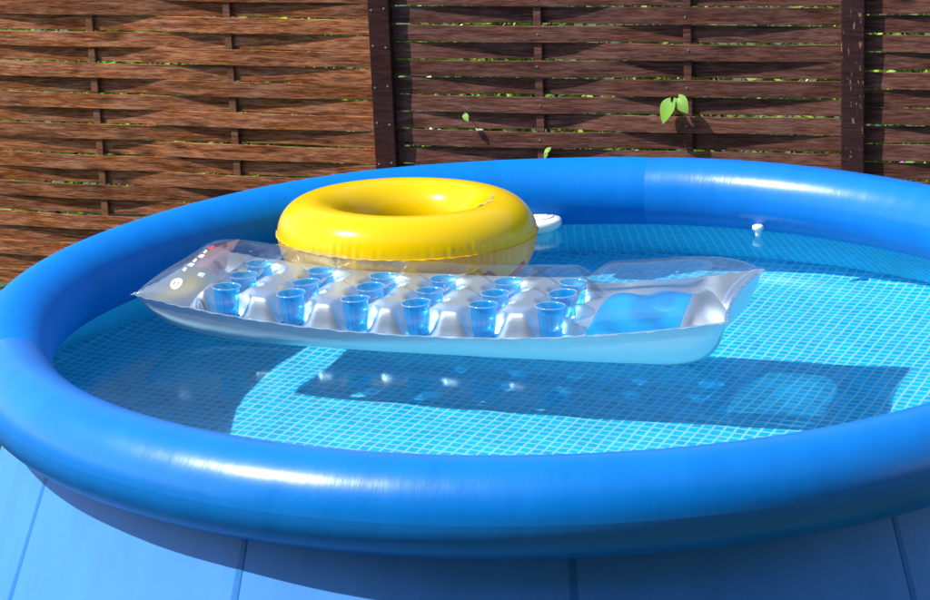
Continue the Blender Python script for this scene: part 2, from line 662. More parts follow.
def ground_mat():
    mt, t, out = mat('lawn')
    tc = N(t, 'ShaderNodeTexCoord')
    n = N(t, 'ShaderNodeTexNoise', i_Scale=3.0, i_Detail=8.0, i_Roughness=0.7)
    L(t, tc.outputs['Object'], n.inputs['Vector'])
    r = ramp(t, [(0.3, (0.035, 0.06, 0.015)), (0.5, (0.06, 0.10, 0.025)), (0.7, (0.12, 0.12, 0.05))])
    L(t, n.outputs[0], r.inputs[0])
    b = N(t, 'ShaderNodeBsdfPrincipled')
    b.inputs['Roughness'].default_value = 0.9
    L(t, r.outputs[0], b.inputs['Base Color'])
    n2 = N(t, 'ShaderNodeTexNoise', i_Scale=60.0, i_Detail=4.0)
    L(t, tc.outputs['Object'], n2.inputs['Vector'])
    bp = N(t, 'ShaderNodeBump', i_Strength=0.8, i_Distance=0.02)
    L(t, n2.outputs[0], bp.inputs['Height'])
    L(t, bp.outputs[0], b.inputs['Normal'])
    L(t, b.outputs[0], out.inputs[0])
    return mt


M['ground'] = ground_mat()

# ------------------------------------------------------------------ ground
gr = mesh('lawn', [(-150, -150, 0), (150, -150, 0), (150, 150, 0), (-150, 150, 0)], [(0, 1, 2, 3)], M['ground'], smooth=False)
gr['kind'] = 'structure'

# ------------------------------------------------------------------ house added unseen behind the viewer to block sky light
shade_house = thing('shade_house', 'dark timber-clad building added unseen behind the viewer, dims sky light on the pool', 'shade_house', (0, -1.3, 0))
HM = principled('dark_cladding', (0.045, 0.032, 0.026), 0.7, vary=0.3, vscale=2.0)
v, f = box(-11, 11, -6, 0, 0, 7.0, 0.02)
mesh('wall', v, f, HM, shade_house, smooth=False)
v = []
for dz in (0.0, 0.17):
    v += [(-11.4, 0.6, 6.85 + dz), (11.4, 0.6, 6.85 + dz), (11.4, -3, 9.0 + dz), (-11.4, -3, 9.0 + dz), (-11.4, -6.6, 6.85 + dz), (11.4, -6.6, 6.85 + dz)]
f = [(0, 1, 2, 3), (3, 2, 5, 4), (6, 9, 8, 7), (9, 10, 11, 8), (0, 6, 7, 1), (4, 5, 11, 10), (0, 3, 9, 6), (3, 4, 10, 9), (1, 7, 8, 2), (2, 8, 11, 5)]
mesh('roof', v, f, principled('roof_tile', (0.10, 0.045, 0.035), 0.8, vary=0.2), shade_house, smooth=False)
GLS = principled('window_glass', (0.02, 0.025, 0.03), 0.05)
for xw in (-6, -2.5, 2.5, 6):
    v, f = box(xw - 0.7, xw + 0.7, 0.0, 0.06, 3.4, 4.7, 0.01)
    fr_ = mesh('window_frame', v, f, M['white'], shade_house, smooth=False)
    v, f = box(xw - 0.62, xw + 0.62, 0.055, 0.07, 3.48, 4.62)
    mesh('pane', v, f, GLS, fr_, smooth=False)
v, f = box(-1.1, 1.1, 0.0, 0.06, 0.0, 2.2, 0.01)
dr = mesh('terrace_door', v, f, M['white'], shade_house, smooth=False)
for xw in (-0.54, 0.54):
    v, f = box(xw - 0.45, xw + 0.45, 0.055, 0.07, 0.12, 2.1)
    mesh('pane', v, f, GLS, dr, smooth=False)

# ------------------------------------------------------------------ pool
PCX, PCY = 0.2224, 6.0275                   # centre of the pool
PR, Pr, PZ = 1.40, 0.107, 0.0985            # ring: radius, tube radius, tube centre above the water
BASE = 1.640

pool = thing('inflatable_pool', 'large round blue inflatable-ring swimming pool filled with water, mosaic printed inside', 'pool', (PCX, PCY, 0))


def ring_segment(a0, a1, material, n):
    v, uv = [], []
    nv = 56
    for i in range(n + 1):
        a = a0 + (a1 - a0) * i / n
        wob = 0.004 * math.sin(3 * a + 1.0) + 0.0025 * math.sin(7 * a)
        # the tube pinches a touch at the welded seams
        e = min(i, n - i) / n * (a1 - a0)
        pin = 1 - 0.012 * math.exp(-(e / 0.02) ** 2)
        for j in range(nv + 1):
            b = 2 * math.pi * j / nv
            r = Pr * pin
            v.append(((PR + wob + r * math.cos(b)) * math.cos(a), (PR + wob + r * math.cos(b)) * math.sin(a),
                      WZ + PZ + 0.5 * wob + r * math.sin(b)))
            uv.append((a / (2 * math.pi) * 4, j / nv))
    return mesh('ring_panel', v, grid_faces(n + 1, nv + 1), material, pool, uv=uv)


SEAM = math.atan2(on_z(637, 190, WZ + .15).y - PCY, on_z(637, 190, WZ + .15).x - PCX)
for k, (a0, a1, mm) in enumerate(((SEAM, SEAM + R_(120), M['ring_matt']), (SEAM + R_(120), SEAM + R_(240), M['ring']), (SEAM + R_(240), SEAM + R_(360), M['ring']))):
    ring_segment(a0, a1, mm, 110)


def wall_r(s, a, off=0.0):
    """radius of the flared wall: s = 0 under the ring, 1 at the lawn"""
    r = 1.376 + (BASE - 1.376 + 0.008) * (1 - (1 - s) ** 0.97)
    r += 0.004 * math.sin(9 * a + 2) * s + 0.003 * math.sin(23 * a) * s * (1 - s) * 4
    return r + off


def wall_z(s):
    return WZ + 0.012 - s * (WZ + 0.012)


n, ns = 240, 22
v, uv = [], []
for i in range(n):
    a = 2 * math.pi * i / n
    for j in range(ns + 1):
        s = j / ns
        v.append((wall_r(s, a) * math.cos(a), wall_r(s, a) * math.sin(a), wall_z(s)))
        uv.append((a / (2 * math.pi) * 4, s))
wall = mesh('outer_wall', v, grid_faces(n, ns + 1, True), M['wall'], pool, uv=uv)
for k in range(12):
    a = R_(-1 + 30 * k)
    hw = 0.0135 / 1.55
    v, uv = [], []
    for i in range(5):
        aa = a + hw * (i / 2 - 1)
        th = 0.0012 if 0 < i < 4 else -0.001
        for j in range(ns + 1):
            s = j / ns
            v.append((wall_r(s, aa, th) * math.cos(aa), wall_r(s, aa, th) * math.sin(aa), wall_z(s)))
            uv.append((aa / (2 * math.pi) * 4, s))
    mesh('weld_strip', v, grid_faces(5, ns + 1), M['wall_strip'], wall, uv=uv, smooth=False)

# inside: printed liner, floor and wall
TILE = 0.0305
GA = R_(64.4)
FL = WZ - 0.62
v, uv, f = [], [], []
nr, na = 60, 240
for i in range(na):
    a = 2 * math.pi * i / na
    for j in range(nr + 1):
        r = (BASE - 0.004) * j / nr
        x, y = r * math.cos(a), r * math.sin(a)
        z = FL + 0.006 * noise.noise(Vector((x * 2.2, y * 2.2, 3))) * (1 - (r / BASE) ** 6)
        z += 0.012 * max(0, noise.noise(Vector((a * 7, r * 2, 9)))) * smooth01((r - 1.15) / 0.3)
        z += 0.05 * max(0, (r - 1.52) / 0.12) ** 2
        v.append((x, y, z))
        uv.append(((x * math.cos(GA) + y * math.sin(GA)) / TILE, (-x * math.sin(GA) + y * math.cos(GA)) / TILE))
fl = mesh('floor_liner', v, grid_faces(na, nr + 1, True), M['liner'], pool, uv=uv)
v, uv = [], []
nj = 30
na = 360
for i in range(na + 1):
    a = 2 * math.pi * i / na
    for j in range(nj + 1):
        q = j / nj
        s = (WZ + 0.012 - (FL + 0.05 * (1 - q) ** 0 * 1.0)) / (WZ + 0.012) * q
        r = wall_r(s, a, -0.006)
        r += 0.006 * noise.noise(Vector((math.cos(a) * 4, math.sin(a) * 4, q * 2.0))) * math.sin(math.pi * q)
        if j == nj:
            r = min(r, BASE - 0.004)
        v.append((r * math.cos(a), r * math.sin(a), wall_z(s)))
        uv.append((a * 1.55 / TILE, q * 0.66 / TILE))
wl = mesh('wall_liner', v, grid_faces(na + 1, nj + 1), M['liner'], pool, uv=uv)
for o in (fl, wl):
    o.cycles.is_caustics_receiver = True

# water: one gently rippled sheet
WR = 1.366


def ripple(x, y):
    p = Vector((x * 2.3, y * 2.3, 0.3))
    h = 0.0022 * noise.noise(p) + 0.0008 * noise.noise(p * 2.9 + Vector((5, 2, 1)))
    h += 0.00010 * noise.noise(p * 8.0)
    return h


nr, na = 150, 420
v = [(0, 0, WZ + ripple(0, 0))]
f = []
for j in range(1, nr + 1):
    for i in range(na):
        a = 2 * math.pi * i / na
        r = WR * j / nr
        x, y = r * math.cos(a), r * math.sin(a)
        v.append((x, y, WZ + ripple(x, y) * (1 - smooth01((r - 1.3) / 0.06))))
for i in range(na):
    f.append((0, 1 + i, 1 + (i + 1) % na))
for j in range(nr - 1):
    for i in range(na):
        a, b = 1 + j * na + i, 1 + j * na + (i + 1) % na
        f.append((a, a + na, b + na, b))
water = mesh('water', v, f, M['water'], None, loc=(PCX, PCY, 0))
water['kind'] = 'structure'
water.cycles.is_caustics_caster = True

# ------------------------------------------------------------------ swim ring
SX, SY, SZ, SR, Sr = -0.161, 6.868, 0.130, 0.278, 0.1026
STX, STY = -0.029, -0.029
SLOW = 1.34


def swim_point(a, b, off=0.0):
    k = SLOW if math.sin(b) < 0 else 1.0
    g = 0.0015 * (math.sin(96 * a) + 0.6 * math.sin(61 * a + 1) + 0.5 * math.sin(23 * a)) * (0.6 + 0.4 * math.sin(5 * a)) * math.exp(-((b) / 0.30) ** 2) if abs(b) < 1.2 else 0.0
    r = Sr + g + off
    x = (SR + r * math.cos(b)) * math.cos(a)
    y = (SR + r * math.cos(b)) * math.sin(a)
    z = r * k * math.sin(b) + x * STX + y * STY
    # soft contact with the pool ring: slide back inside it
    wx, wy, wz = SX + x - PCX, SY + y - PCY, SZ + z - PZ
    d = math.hypot(wx, wy)
    q = math.hypot(d - PR, wz)
    if q < Pr + 0.002:
        dd = PR - math.sqrt(max(0, (Pr + 0.002) ** 2 - wz * wz))
        if dd < d:
            x -= wx / d * (d - dd)
            y -= wy / d * (d - dd)
    return (x, y, z)


swim = thing('swim_ring', 'yellow inflatable swim ring with milky underside, floating behind the silver air mattress', 'swim ring', (SX, SY, WZ + SZ))
NA = 384


def swim_part(name, b0, b1, nb, mm):
    v, uv = [], []
    for i in range(NA + 1):
        a = 2 * math.pi * i / NA
        for j in range(nb + 1):
            b = b0 + (b1 - b0) * j / nb
            v.append(swim_point(a, b))
            uv.append((i / NA, j / nb))
    return mesh(name, v, grid_faces(NA + 1, nb + 1), mm, swim, uv=uv)


upper = swim_part('upper_tube', 0.0, math.pi, 36, M['yellow'])
lower = swim_part('lower_tube', 0.0, -math.pi, 36, M['swim_lower'])
v = []
for i in range(NA):
    a = 2 * math.pi * i / NA
    p0 = Vector(swim_point(a, 0.0))
    e = Vector((math.cos(a), math.sin(a), 0))
    wv = 0.0012 * math.sin(53 * a)
    for (dr, dz) in ((-0.001, 0.0016), (0.005, 0.0006 + wv), (0.005, -0.0006 + wv), (-0.001, -0.0016)):
        v.append(p0 + e * dr + Vector((0, 0, dz)))
mesh('weld_flange', v, grid_faces(NA, 4, True, True), M['yellow'], upper)


def swim_patch(name, a0, a1, b0, b1, mm, na=6, nb=3):
    v = []
    for i in range(na + 1):
        for j in range(nb + 1):
            v.append(swim_point(a0 + (a1 - a0) * i / na, b0 + (b1 - b0) * j / nb, 0.0012))
    return mesh(name, v, grid_faces(na + 1, nb + 1), mm, upper)


# small safety print on the upper inner side, right of the hole
swim_patch('printed_mark', R_(-34), R_(-28), R_(100), R_(108), M['blue_print'])
for k, (da, mm) in enumerate(((-25, 'white_print'), (-22.5, 'grey_print'), (-20, 'red_print'), (-17, 'white_print'), (-9, 'grey_print'), (-5, 'grey_print'), (-1, 'grey_print'))):
    swim_patch('printed_mark', R_(da), R_(da + 1.7), R_(101), R_(107), M[mm], 2, 2)

# ------------------------------------------------------------------ air mattress
ML = Vector((0.951, -0.309, 0)).normalized()
MWd = Vector((-ML.y, ML.x, 0))
HL, HW, ZS = 0.80, 0.252, 0.055
MC = Vector((-0.055, 6.285, 0))
CUPTOP = 0.120
cups = [(-0.555 + 0.18 * k + 0.004 * ((k * 7 + r * 3) % 3 - 1), w + 0.003 * ((k * 5 + r) % 3 - 1)) for r, w in enumerate((-0.178, -0.062, 0.055)) for k in range(6)]
CR = 0.0352


def plan(s, t):
    return HL * s * (1 - 0.030 * (1 - t * t)) + (0.022 * s ** 4 if s > 0 else 0), HW * t * (1 + 0.02 * (1 - s * s))


def edge(s, t):
    return math.sqrt(max(0.0, (1 - abs(s) ** 9) * (1 - abs(t) ** 3.6)))


def sag(s):
    return 0.075 * abs(s) ** 2.2


def near_cup(x, y):
    return min(math.hypot(x - cx, y - cy) for cx, cy in cups)


def top_z(s, t):
    x, y = plan(s, t)
    e = edge(s, t)
    T = 0.094 + 0.004 * noise.noise(Vector((x * 6, y * 6, 0)))
    h = e * T
    pil = smooth01((s - 0.47) / 0.12)
    h *= 1 - 0.40 * math.exp(-((s - 0.47) / 0.035) ** 2)
    h = h * (1 + 0.08 * pil) * (1 - 0.50 * pil * math.exp(-(t / 0.42) ** 2) * smooth01((0.97 - s) / 0.12))
    wgt = 1 - smooth01((near_cup(x, y) - CR * 1.05) / 0.048)
    h = h * (1 - wgt) + (CUPTOP - ZS - 0.4 * sag(s)) * min(1, e * 1.15) * wgt
    return ZS + sag(s) + h


def bot_z(s, t):
    x, y = plan(s, t)
    e = math.sqrt(max(0.0, (1 - abs(s) ** (9 if s < 0 else 16)) * (1 - abs(t) ** 9)))
    Bt = (0.078 + (0.55 if s < 0 else 1.0) * sag(s)) + 0.003 * noise.noise(Vector((x * 5, y * 5, 4)))
    h = e * Bt
    pil = smooth01((s - 0.5) / 0.1)
    h *= 1 - 0.25 * math.exp(-((s - 0.47) / 0.03) ** 2) * smooth01((0.9 - abs(t)) / 0.3)
    low = ZS + sag(s) - h
    # inside, the silver sheet humps up between the pockets and under the headrest
    inn = smooth01((0.86 - abs(t)) / 0.16)
    wgt = 1 - smooth01((near_cup(x, y) - 0.029) / 0.046)
    hump = (0.108 - 0.05 * max(0.0, abs(t) - 0.55)) * (1 - wgt) + 0.038 * wgt
    head = 0.046 + 0.030 * math.exp(-((t - 0.25) / 0.4) ** 2) + 0.004 * math.sin(40 * s + 6 * t)
    z2 = hump + (head - hump) * smooth01((s - 0.43) / 0.10)
    z2 = z2 + 0.6 * sag(s)
    inn *= smooth01((s + 0.93) / 0.14) * smooth01((0.97 - s) / 0.12)
    return low * (1 - inn) + z2 * inn


def push(p):
    """the far side of the soft mattress dents where it leans on the swim ring"""
    for _ in range(3):
        dx, dy = p.x - SX, p.y - SY
        h = p.z - WZ - SZ - dx * STX - dy * STY
        k = SLOW if h < 0 else 1.0
        d = math.hypot(dx, dy)
        q = d - SR
        dist = math.hypot(q, h / k)
        lim = Sr + 0.009
        if dist < lim:
            qq = math.sqrt(max(0.0, lim * lim - (h / k) ** 2))
            mv = (qq - q)
            p = p + Vector((dx / d, dy / d, 0)) * mv
    return p


mat_obj = thing('air_mattress', 'clear and silver inflatable air mattress with blue cup pockets and a blue headrest', 'air mattress', (MC.x, MC.y, WZ))
ORI = Vector((MC.x, MC.y, WZ))


def place(x, y, z):
    p = push(ORI + ML * x + MWd * y + Vector((0, 0, z)))
    return p - ORI


def par(i, n, pw):
    a = 2 * i / n - 1
    return math.copysign(1 - (1 - abs(a)) ** pw, a)


NS_, NT_ = 240, 96
S_ = [par(i, NS_, 1.35) for i in range(NS_ + 1)]
T_ = [par(j, NT_, 1.55) for j in range(NT_ + 1)]


def sheet(zf, hole):
    vs, keep = [], []
    for s in S_:
        for t in T_:
            x, y = plan(s, t)
            ok = True
            for cx, cy in cups:
                d = math.hypot(x - cx, y - cy)
                if hole and d < hole + 0.0035:
                    if d < hole - 0.0035:
                        ok = False
                    else:
                        x, y = cx + (x - cx) / d * hole, cy + (y - cy) / d * hole
            vs.append(place(x, y, zf(s, t)))
            keep.append(ok)
    fs = [q for q in grid_faces(NS_ + 1, NT_ + 1) if all(keep[k] for k in q)]
    return vs, fs


def compact(vs, fs):
    used = sorted({k for q in fs for k in q})
    mp = {k: i for i, k in enumerate(used)}
    return [vs[k] for k in used], [tuple(mp[k] for k in q) for q in fs]


def st_uv(fs):
    used = sorted({k for q in fs for k in q})
    return [(S_[k // (NT_ + 1)], T_[k % (NT_ + 1)]) for k in used]


vs, fs = sheet(top_z, CR)
topo = mesh('top_sheet', *compact(vs, fs), M['film'], mat_obj)
vs, fs = sheet(bot_z, 0.029)


def is_win(q):
    k = q[0]
    s, t = S_[k // (NT_ + 1)], T_[k % (NT_ + 1)]
    return 0.53 < s < 0.87 and abs(t) < 0.84


bo = mesh('bottom_sheet', *compact(vs, [tuple(reversed(q)) for q in fs if not is_win(q)]), M['silver'], mat_obj)
wf = [tuple(reversed(q)) for q in fs if is_win(q)]
wo = mesh('headrest_window', *compact(vs, wf), M['window'], mat_obj, uv=st_uv(wf))
wo['label'] = 'see-through blue film under the headrest'

# welded flange round the outline
v = []
out = [(s, -1.0) for s in S_] + [(1.0, t) for t in T_[1:]] + [(s, 1.0) for s in reversed(S_[:-1])] + [(-1.0, t) for t in reversed(T_[1:-1])]
for k, (s, t) in enumerate(out):
    x, y = plan(s, t)
    z = ZS + sag(s)
    g = 0.009 / max(abs(s) if abs(s) == 1 else 1, 1)
    ox = math.copysign(g, s) if abs(s) == 1 else 0
    oy = math.copysign(g, t) if abs(t) == 1 else 0
    wv = 0.0012 * math.sin(k * 0.9) + 0.001 * math.sin(k * 0.37)
    for (e, dz) in ((0, 0.0008), (1, 0.0005), (1, -0.0005), (0, -0.0008)):
        v.append(place(x + ox * e, y + oy * e, z + dz + wv * e))
mesh('seam_flange', v, grid_faces(len(out), 4, True, True), M['film_rim'], mat_obj)

# cups: one mesh, eighteen pockets
prof = [(0.039, 0.0022), (0.0375, 0.0034), (0.0345, 0.002), (0.0330, -0.006), (0.0312, -0.030), (0.0292, -0.055), (0.0272, -0.078), (0.0250, -0.0815), (0.018, -0.0820), (0.0005, -0.0815)]
prof = [(r * 1.02, z) for r, z in prof]
v, f = lathe(prof, 72, rib=lambda a, i: (0.035 * math.sin(16 * a) * (1 if 3 < i < 7 else 0.2)) if 2 < i < 8 else 0.0)
cme = None
vr, frr = lathe([(0.0408, 0.001), (0.0402, 0.0032), (0.0382, 0.0038), (0.0358, 0.0028), (0.0350, 0.0005)], 48)
rme = None
for cx, cy in cups:
    p = place(cx, cy, CUPTOP + 0.6 * sag(cx / HL))
    if cme is None:
        co = mesh('cup_pocket', v, f, M['cup'], mat_obj)
        cme = co.data
        ro = mesh('welded_rim', vr, frr, M['film_rim'], co)
        rme = ro.data
    else:
        co = link('cup_pocket', cme, mat_obj)
        ro = link('welded_rim', rme, co)
    co.location = p
    co.rotation_euler = (random.uniform(-.05, .05), random.uniform(-.05, .05), random.uniform(0, 6))

# prints on the foot end


def on_top(s, t, off=0.0016):
    x, y = plan(s, t)
    return place(x, y, top_z(s, t) + off)


def print_patch(name, s0, s1, t0, t1, mm, ns=6, nt=6, shear=0.0):
    v = []
    for i in range(ns + 1):
        for j in range(nt + 1):
            t = t0 + (t1 - t0) * j / nt
            v.append(on_top(s0 + (s1 - s0) * i / ns + shear * (t - t0), t))
    return mesh(name, v, grid_faces(ns + 1, nt + 1), mm, topo)


def print_ring(name, s, t, rs, rt_, r0, mm, n=28):
    v = []
    for i in range(n):
        a = 2 * math.pi * i / n
        for k in (r0, 1.0):
            v.append(on_top(s + rs * k * math.cos(a), t + rt_ * k * math.sin(a)))
    return mesh(name, v, grid_faces(n, 2, True), mm, topo)



_tab = []
for i in range(40):
    for j in range(81):
        s0, t0 = -0.995 + i * 0.0075, -0.97 + j * 0.0242
        p = ORI + on_top(s0, t0) - CAM
        zc = p.dot(fw)
        _tab.append((PW / 2 + F_PX * p.dot(rt) / zc, PH / 2 - F_PX * p.dot(up) / zc, s0, t0))


def st(px, py):
    b = sorted(_tab, key=lambda q: (q[0] - px) ** 2 + (q[1] - py) ** 2)[:4]
    return sum(q[2] for q in b) / 4, sum(q[3] for q in b) / 4


def print_quad(name, c, mm, n=6):
    """c: the four corners, in order round the print"""
    q = [st(*p) for p in c]
    v = []
    for i in range(n + 1):
        for j in range(n + 1):
            a, b = i / n, j / n
            ss = (q[0][0] * (1 - a) + q[1][0] * a) * (1 - b) + (q[3][0] * (1 - a) + q[2][0] * a) * b
            tt = (q[0][1] * (1 - a) + q[1][1] * a) * (1 - b) + (q[3][1] * (1 - a) + q[2][1] * a) * b
            v.append(on_top(ss, tt))
    return mesh(name, v, grid_faces(n + 1, n + 1), mm, topo)


s0, t0 = st(176, 283)
print_ring('round_print', s0, t0, 0.020, 0.060, 0.5, M['white_print'])
print_patch('printed_numeral', s0 - 0.004, s0 + 0.005, t0 - 0.022, t0 + 0.022, M['white_print'], 2, 2)
print_quad('warning_panel', [(195, 268), (208, 250), (240, 247), (218, 276)], M['pink_print'], 10)
for k in range(6):
    x, y = 182 + 5.2 * k, 270 - 4.4 * k
    print_quad('printed_letter', [(x, y), (x + 3.2, y - 2.6), (x + 5.0 + 2.5 * (k % 2), y - 1.6), (x + 2.2 + 2 * (k % 2), y + 1.0)], M['red_print' if k == 5 else 'white_print'], 3)
print_quad('printed_symbol', [(197, 276), (200, 272.5), (206, 273.5), (203, 277.5)], M['white_print'], 3)
print_quad('printed_symbol', [(221, 246.5), (224, 245), (228, 246), (225, 248)], M['black_print'], 3)

# ------------------------------------------------------------------ small floats
dc = on_z(538, 217.5, WZ + 0.042)
# keep it clear of the pool ring
dis = thing('chlorine_floater', 'round white chlorine floater half hidden behind the yellow swim ring', 'floater', (dc.x, dc.y, WZ))
v, f = lathe([(0.0005, 0.050), (0.030, 0.0495), (0.032, 0.0475), (0.050, 0.046), (0.068, 0.041), (0.074, 0.035), (0.074, 0.022), (0.066, 0.012), (0.050, 0.004)], 56)
mesh('float_cap', v, f, M['white'], dis)
v, f = lathe([(0.052, 0.005), (0.050, -0.005), (0.046, -0.07), (0.036, -0.105), (0.0005, -0.107)], 40)
mesh('tablet_basket', v, f, M['teal'], dis)
v, f = lathe([(0.046, 0.0478), (0.050, 0.0475), (0.050, 0.0450), (0.046, 0.0452)], 48, True)
mesh('adjusting_groove', v, f, principled('grey_groove', (0.35, 0.42, 0.48), 0.5), dis)

fc = on_z(758, 227, WZ + 0.026)
fl2 = thing('float_marker', 'tiny white plastic float on the water at the far rim', 'float', (fc.x, fc.y, WZ))
v, f = lathe([(0.0004, 0.034), (0.012, 0.033), (0.018, 0.029), (0.017, 0.020), (0.009, 0.014), (0.008, -0.004), (0.010, -0.012), (0.0004, -0.014)], 28)
mesh('float_cap', v, f, M['white'], fl2)
v, f = lathe([(0.006, -0.012), (0.006, -0.05), (0.0004, -0.052)], 20)
mesh('stem', v, f, M['teal'], fl2)

# ------------------------------------------------------------------ fence
ANG = R_(16)
FT = Vector((math.cos(ANG), -math.sin(ANG), 0))
FN = Vector((-math.sin(ANG), -math.cos(ANG), 0))
d620 = ray(620, 80)
FP = CAM + d620 * (8.42 / d620.y)


def fence_s(px, py=80):
    return (on_plane(px, py, FP, FN) - FP).dot(FT)


PWD = 0.081
sA, sB = fence_s(385), fence_s(854)
baseA, baseB = FP + FT * sA, FP + FT * sB
FH = 1.80


def fence_post(name, base, mm, label, ang):
    o = thing(name, label, 'fence post', (base.x, base.y, 0), 'posts between the woven fences')
    o.rotation_euler = (0, 0, ang)
    v, f = box(-PWD / 2, PWD / 2, -PWD / 2, PWD / 2, -0.05, FH + 0.05, 0.004)
    mesh('post_shaft', v, f, mm, o, smooth=False)
    return o


scr_v, scr_f = lathe([(0.0004, 0.0022), (0.0035, 0.0018), (0.0042, 0.0)], 12)
SCR = bpy.data.meshes.new('screw')
SCR.from_pydata([(x, -z, y) for x, y, z in scr_v], [], scr_f)
SCR.materials.append(M['screw'])


def screw(parent, x, y, z):
    o = link('screw', SCR, parent, (x, y, z))
    return o


pA = fence_post('fence_post', baseA, M['post'], 'smooth dark red-brown fence post with paired screws, behind the yellow ring', -ANG)
for k in range(12):
    zz = 0.16 + k * 0.142
    screw(pA, -0.026, -PWD / 2, zz + 0.006 * (-1) ** k)
    screw(pA, 0.022, -PWD / 2, zz)
pB = fence_post('fence_post', baseB, M['post_worn'], 'dark fence post with flaking paint near the right edge of the picture', -ANG)


def board_mesh(name, W, h, amp, sign, thick, mm, seed):
    """one springy slat woven round two battens"""
    rnd = random.Random(seed)
    kn = [(0.0, 0.0), (W / 3, amp * sign), (2 * W / 3, -amp * sign), (W, 0.0)]

    def off(x):
        # smooth curve through the knots
        for (x0, y0), (x1, y1) in zip(kn, kn[1:]):
            if x <= x1 + 1e-6:
                u = (x - x0) / (x1 - x0)
                m0 = m1 = 0.0
                if x0 == 0.0:
                    m0 = (y1 - y0) * 1.3
                if x1 == W:
                    m1 = (y1 - y0) * 1.3
                return ((2 * u ** 3 - 3 * u * u + 1) * y0 + (u ** 3 - 2 * u * u + u) * m0 + (-2 * u ** 3 + 3 * u * u) * y1 + (u ** 3 - u * u) * m1)
        return 0.0
    nseg = 24
    v, f = [], []
    for i in range(nseg + 1):
        x = W * i / nseg
        y = -off(x)
        dz0 = 0.0012 * math.sin(x * 9 + seed) + rnd.uniform(-.0006, .0006)
        dz1 = 0.0012 * math.sin(x * 7 + seed * 2) + rnd.uniform(-.0006, .0006)
        for (dy, z) in ((-thick / 2, -h / 2 + dz0 + 0.001), (-thick / 2, h / 2 + dz1 - 0.001), (-thick / 2 + 0.0015, h / 2 + dz1), (thick / 2, h / 2 + dz1), (thick / 2, -h / 2 + dz0), (-thick / 2 + 0.0015, -h / 2 + dz0)):
            v.append((x, y + dy, z))
    f = grid_faces(nseg + 1, 6, False, True)
    f = [tuple(reversed(q)) for q in f]
    f.append(tuple(range(6)))
    f.append(tuple(reversed(range(nseg * 6, nseg * 6 + 6))))
    me = bpy.data.meshes.new(name)
    me.from_pydata(v, [], f)
    me.materials.append(mm)
    me.update()
    return me


def fence_panel(label, start, ang, W, pitch, h, z_front, mm, seed, first_front=1, nails=False):
    """start: left end on the fence line; z_front: centre height of one board that passes in front of the left batten"""
    rnd = random.Random(seed)
    o = thing('woven_fence', label, 'fence', (start.x, start.y, 0), 'woven slat fences')
    o.rotation_euler = (0, 0, ang)
    BT, TH = 0.015, 0.0065
    amp = (BT + TH) / 2
    mf = [board_mesh('board', W, h, amp, 1, TH, mm, seed + k) for k in range(3)]
    mb = [board_mesh('board', W, h, amp, -1, TH, mm, seed + 10 + k) for k in range(3)]
    k0 = -int((z_front - 0.04) / pitch)
    k1 = int((FH - z_front) / pitch)
    for k in range(k0, k1 + 1):
        front = (k % 2 == 0)
        me = rnd.choice(mf if front else mb)
        b = link('board', me, o, (0, rnd.uniform(-.0012, .0012), z_front + k * pitch + rnd.uniform(-.0022, .0022)))
        b.scale = (1, rnd.uniform(1.0, 1.12), 1)
        b.rotation_euler = (rnd.uniform(-.06, .04), rnd.uniform(-.0018, .0018), 0)
        if nails:
            xb = W / 3 if front else 2 * W / 3
            screw(b, xb + rnd.uniform(-.006, .006), -amp - TH / 2, rnd.uniform(-.008, .012))
    for xb in (W / 3, 2 * W / 3):
        v, f = box(xb - 0.014, xb + 0.014, -BT / 2, BT / 2, 0.02, FH - 0.01, 0.002)
        mesh('batten', v, f, M['wood_batten'] if mm is M['wood_left'] else M['wood_mid'], o, smooth=False)
    return o


def plane_z(px, py, p0, ang):
    n_ = Vector((-math.sin(ang), -math.cos(ang), 0))
    return on_plane(px, py, p0, n_).z


# middle panel between the two posts
Wm = (sB - sA) - PWD
sm = FP + FT * (sA + PWD / 2)
pm = 17.65 * 8.44 / F_PX / math.cos(PITCH)
fence_panel('dark brown woven slat fence section between the two posts, leaf poking through', sm, -ANG, Wm, pm, pm - 0.0055,
            plane_z(540, 33, FP, ANG), M['wood_mid'], 11, nails=True)
# right panel
sr = FP + FT * (sB + PWD / 2)
fence_panel('dark brown woven fence section at the right edge, beyond the flaking post', sr, -ANG, Wm, pm, pm - 0.0055,
            plane_z(905, 43, FP, ANG) , M['wood_mid'], 31)
# left panel, turned a little more
ANG2 = R_(20)
FT2 = Vector((math.cos(ANG2), -math.sin(ANG2), 0))
Wl = 1.72
sl = baseA - FT2 * (PWD / 2 + Wl)
pl = 15.55 * 8.9 / F_PX / math.cos(PITCH)
fence_panel('lighter reddish-brown woven slat fence section at the left, the brightest lit one', sl, -ANG2, Wl, pl, pl - 0.0022,
            plane_z(93, 7, baseA, ANG2), M['wood_left'], 51)

# ------------------------------------------------------------------ leaves poking through the fence


def leaf_mesh(name, ln, wd, curl, heart=True):
    v, f = [], []
    nl, nw = 8, 6
    for i in range(nl + 1):
        u = i / nl
        half = wd * (math.sin(math.pi * min(1, u * 0.93 + 0.07)) ** 0.75) * (1 - 0.35 * u)
        for j in range(nw + 1):
            q = j / nw * 2 - 1
            back = -0.18 * ln * abs(q) ** 1.5 * (1 - u) if heart else 0
            v.append((q * half, u * ln + back, -curl * ln * u * u + 0.25 * abs(q) * half + 0.06 * half * math.sin(6 * u) * q))
    return v, grid_faces(nl + 1, nw + 1)


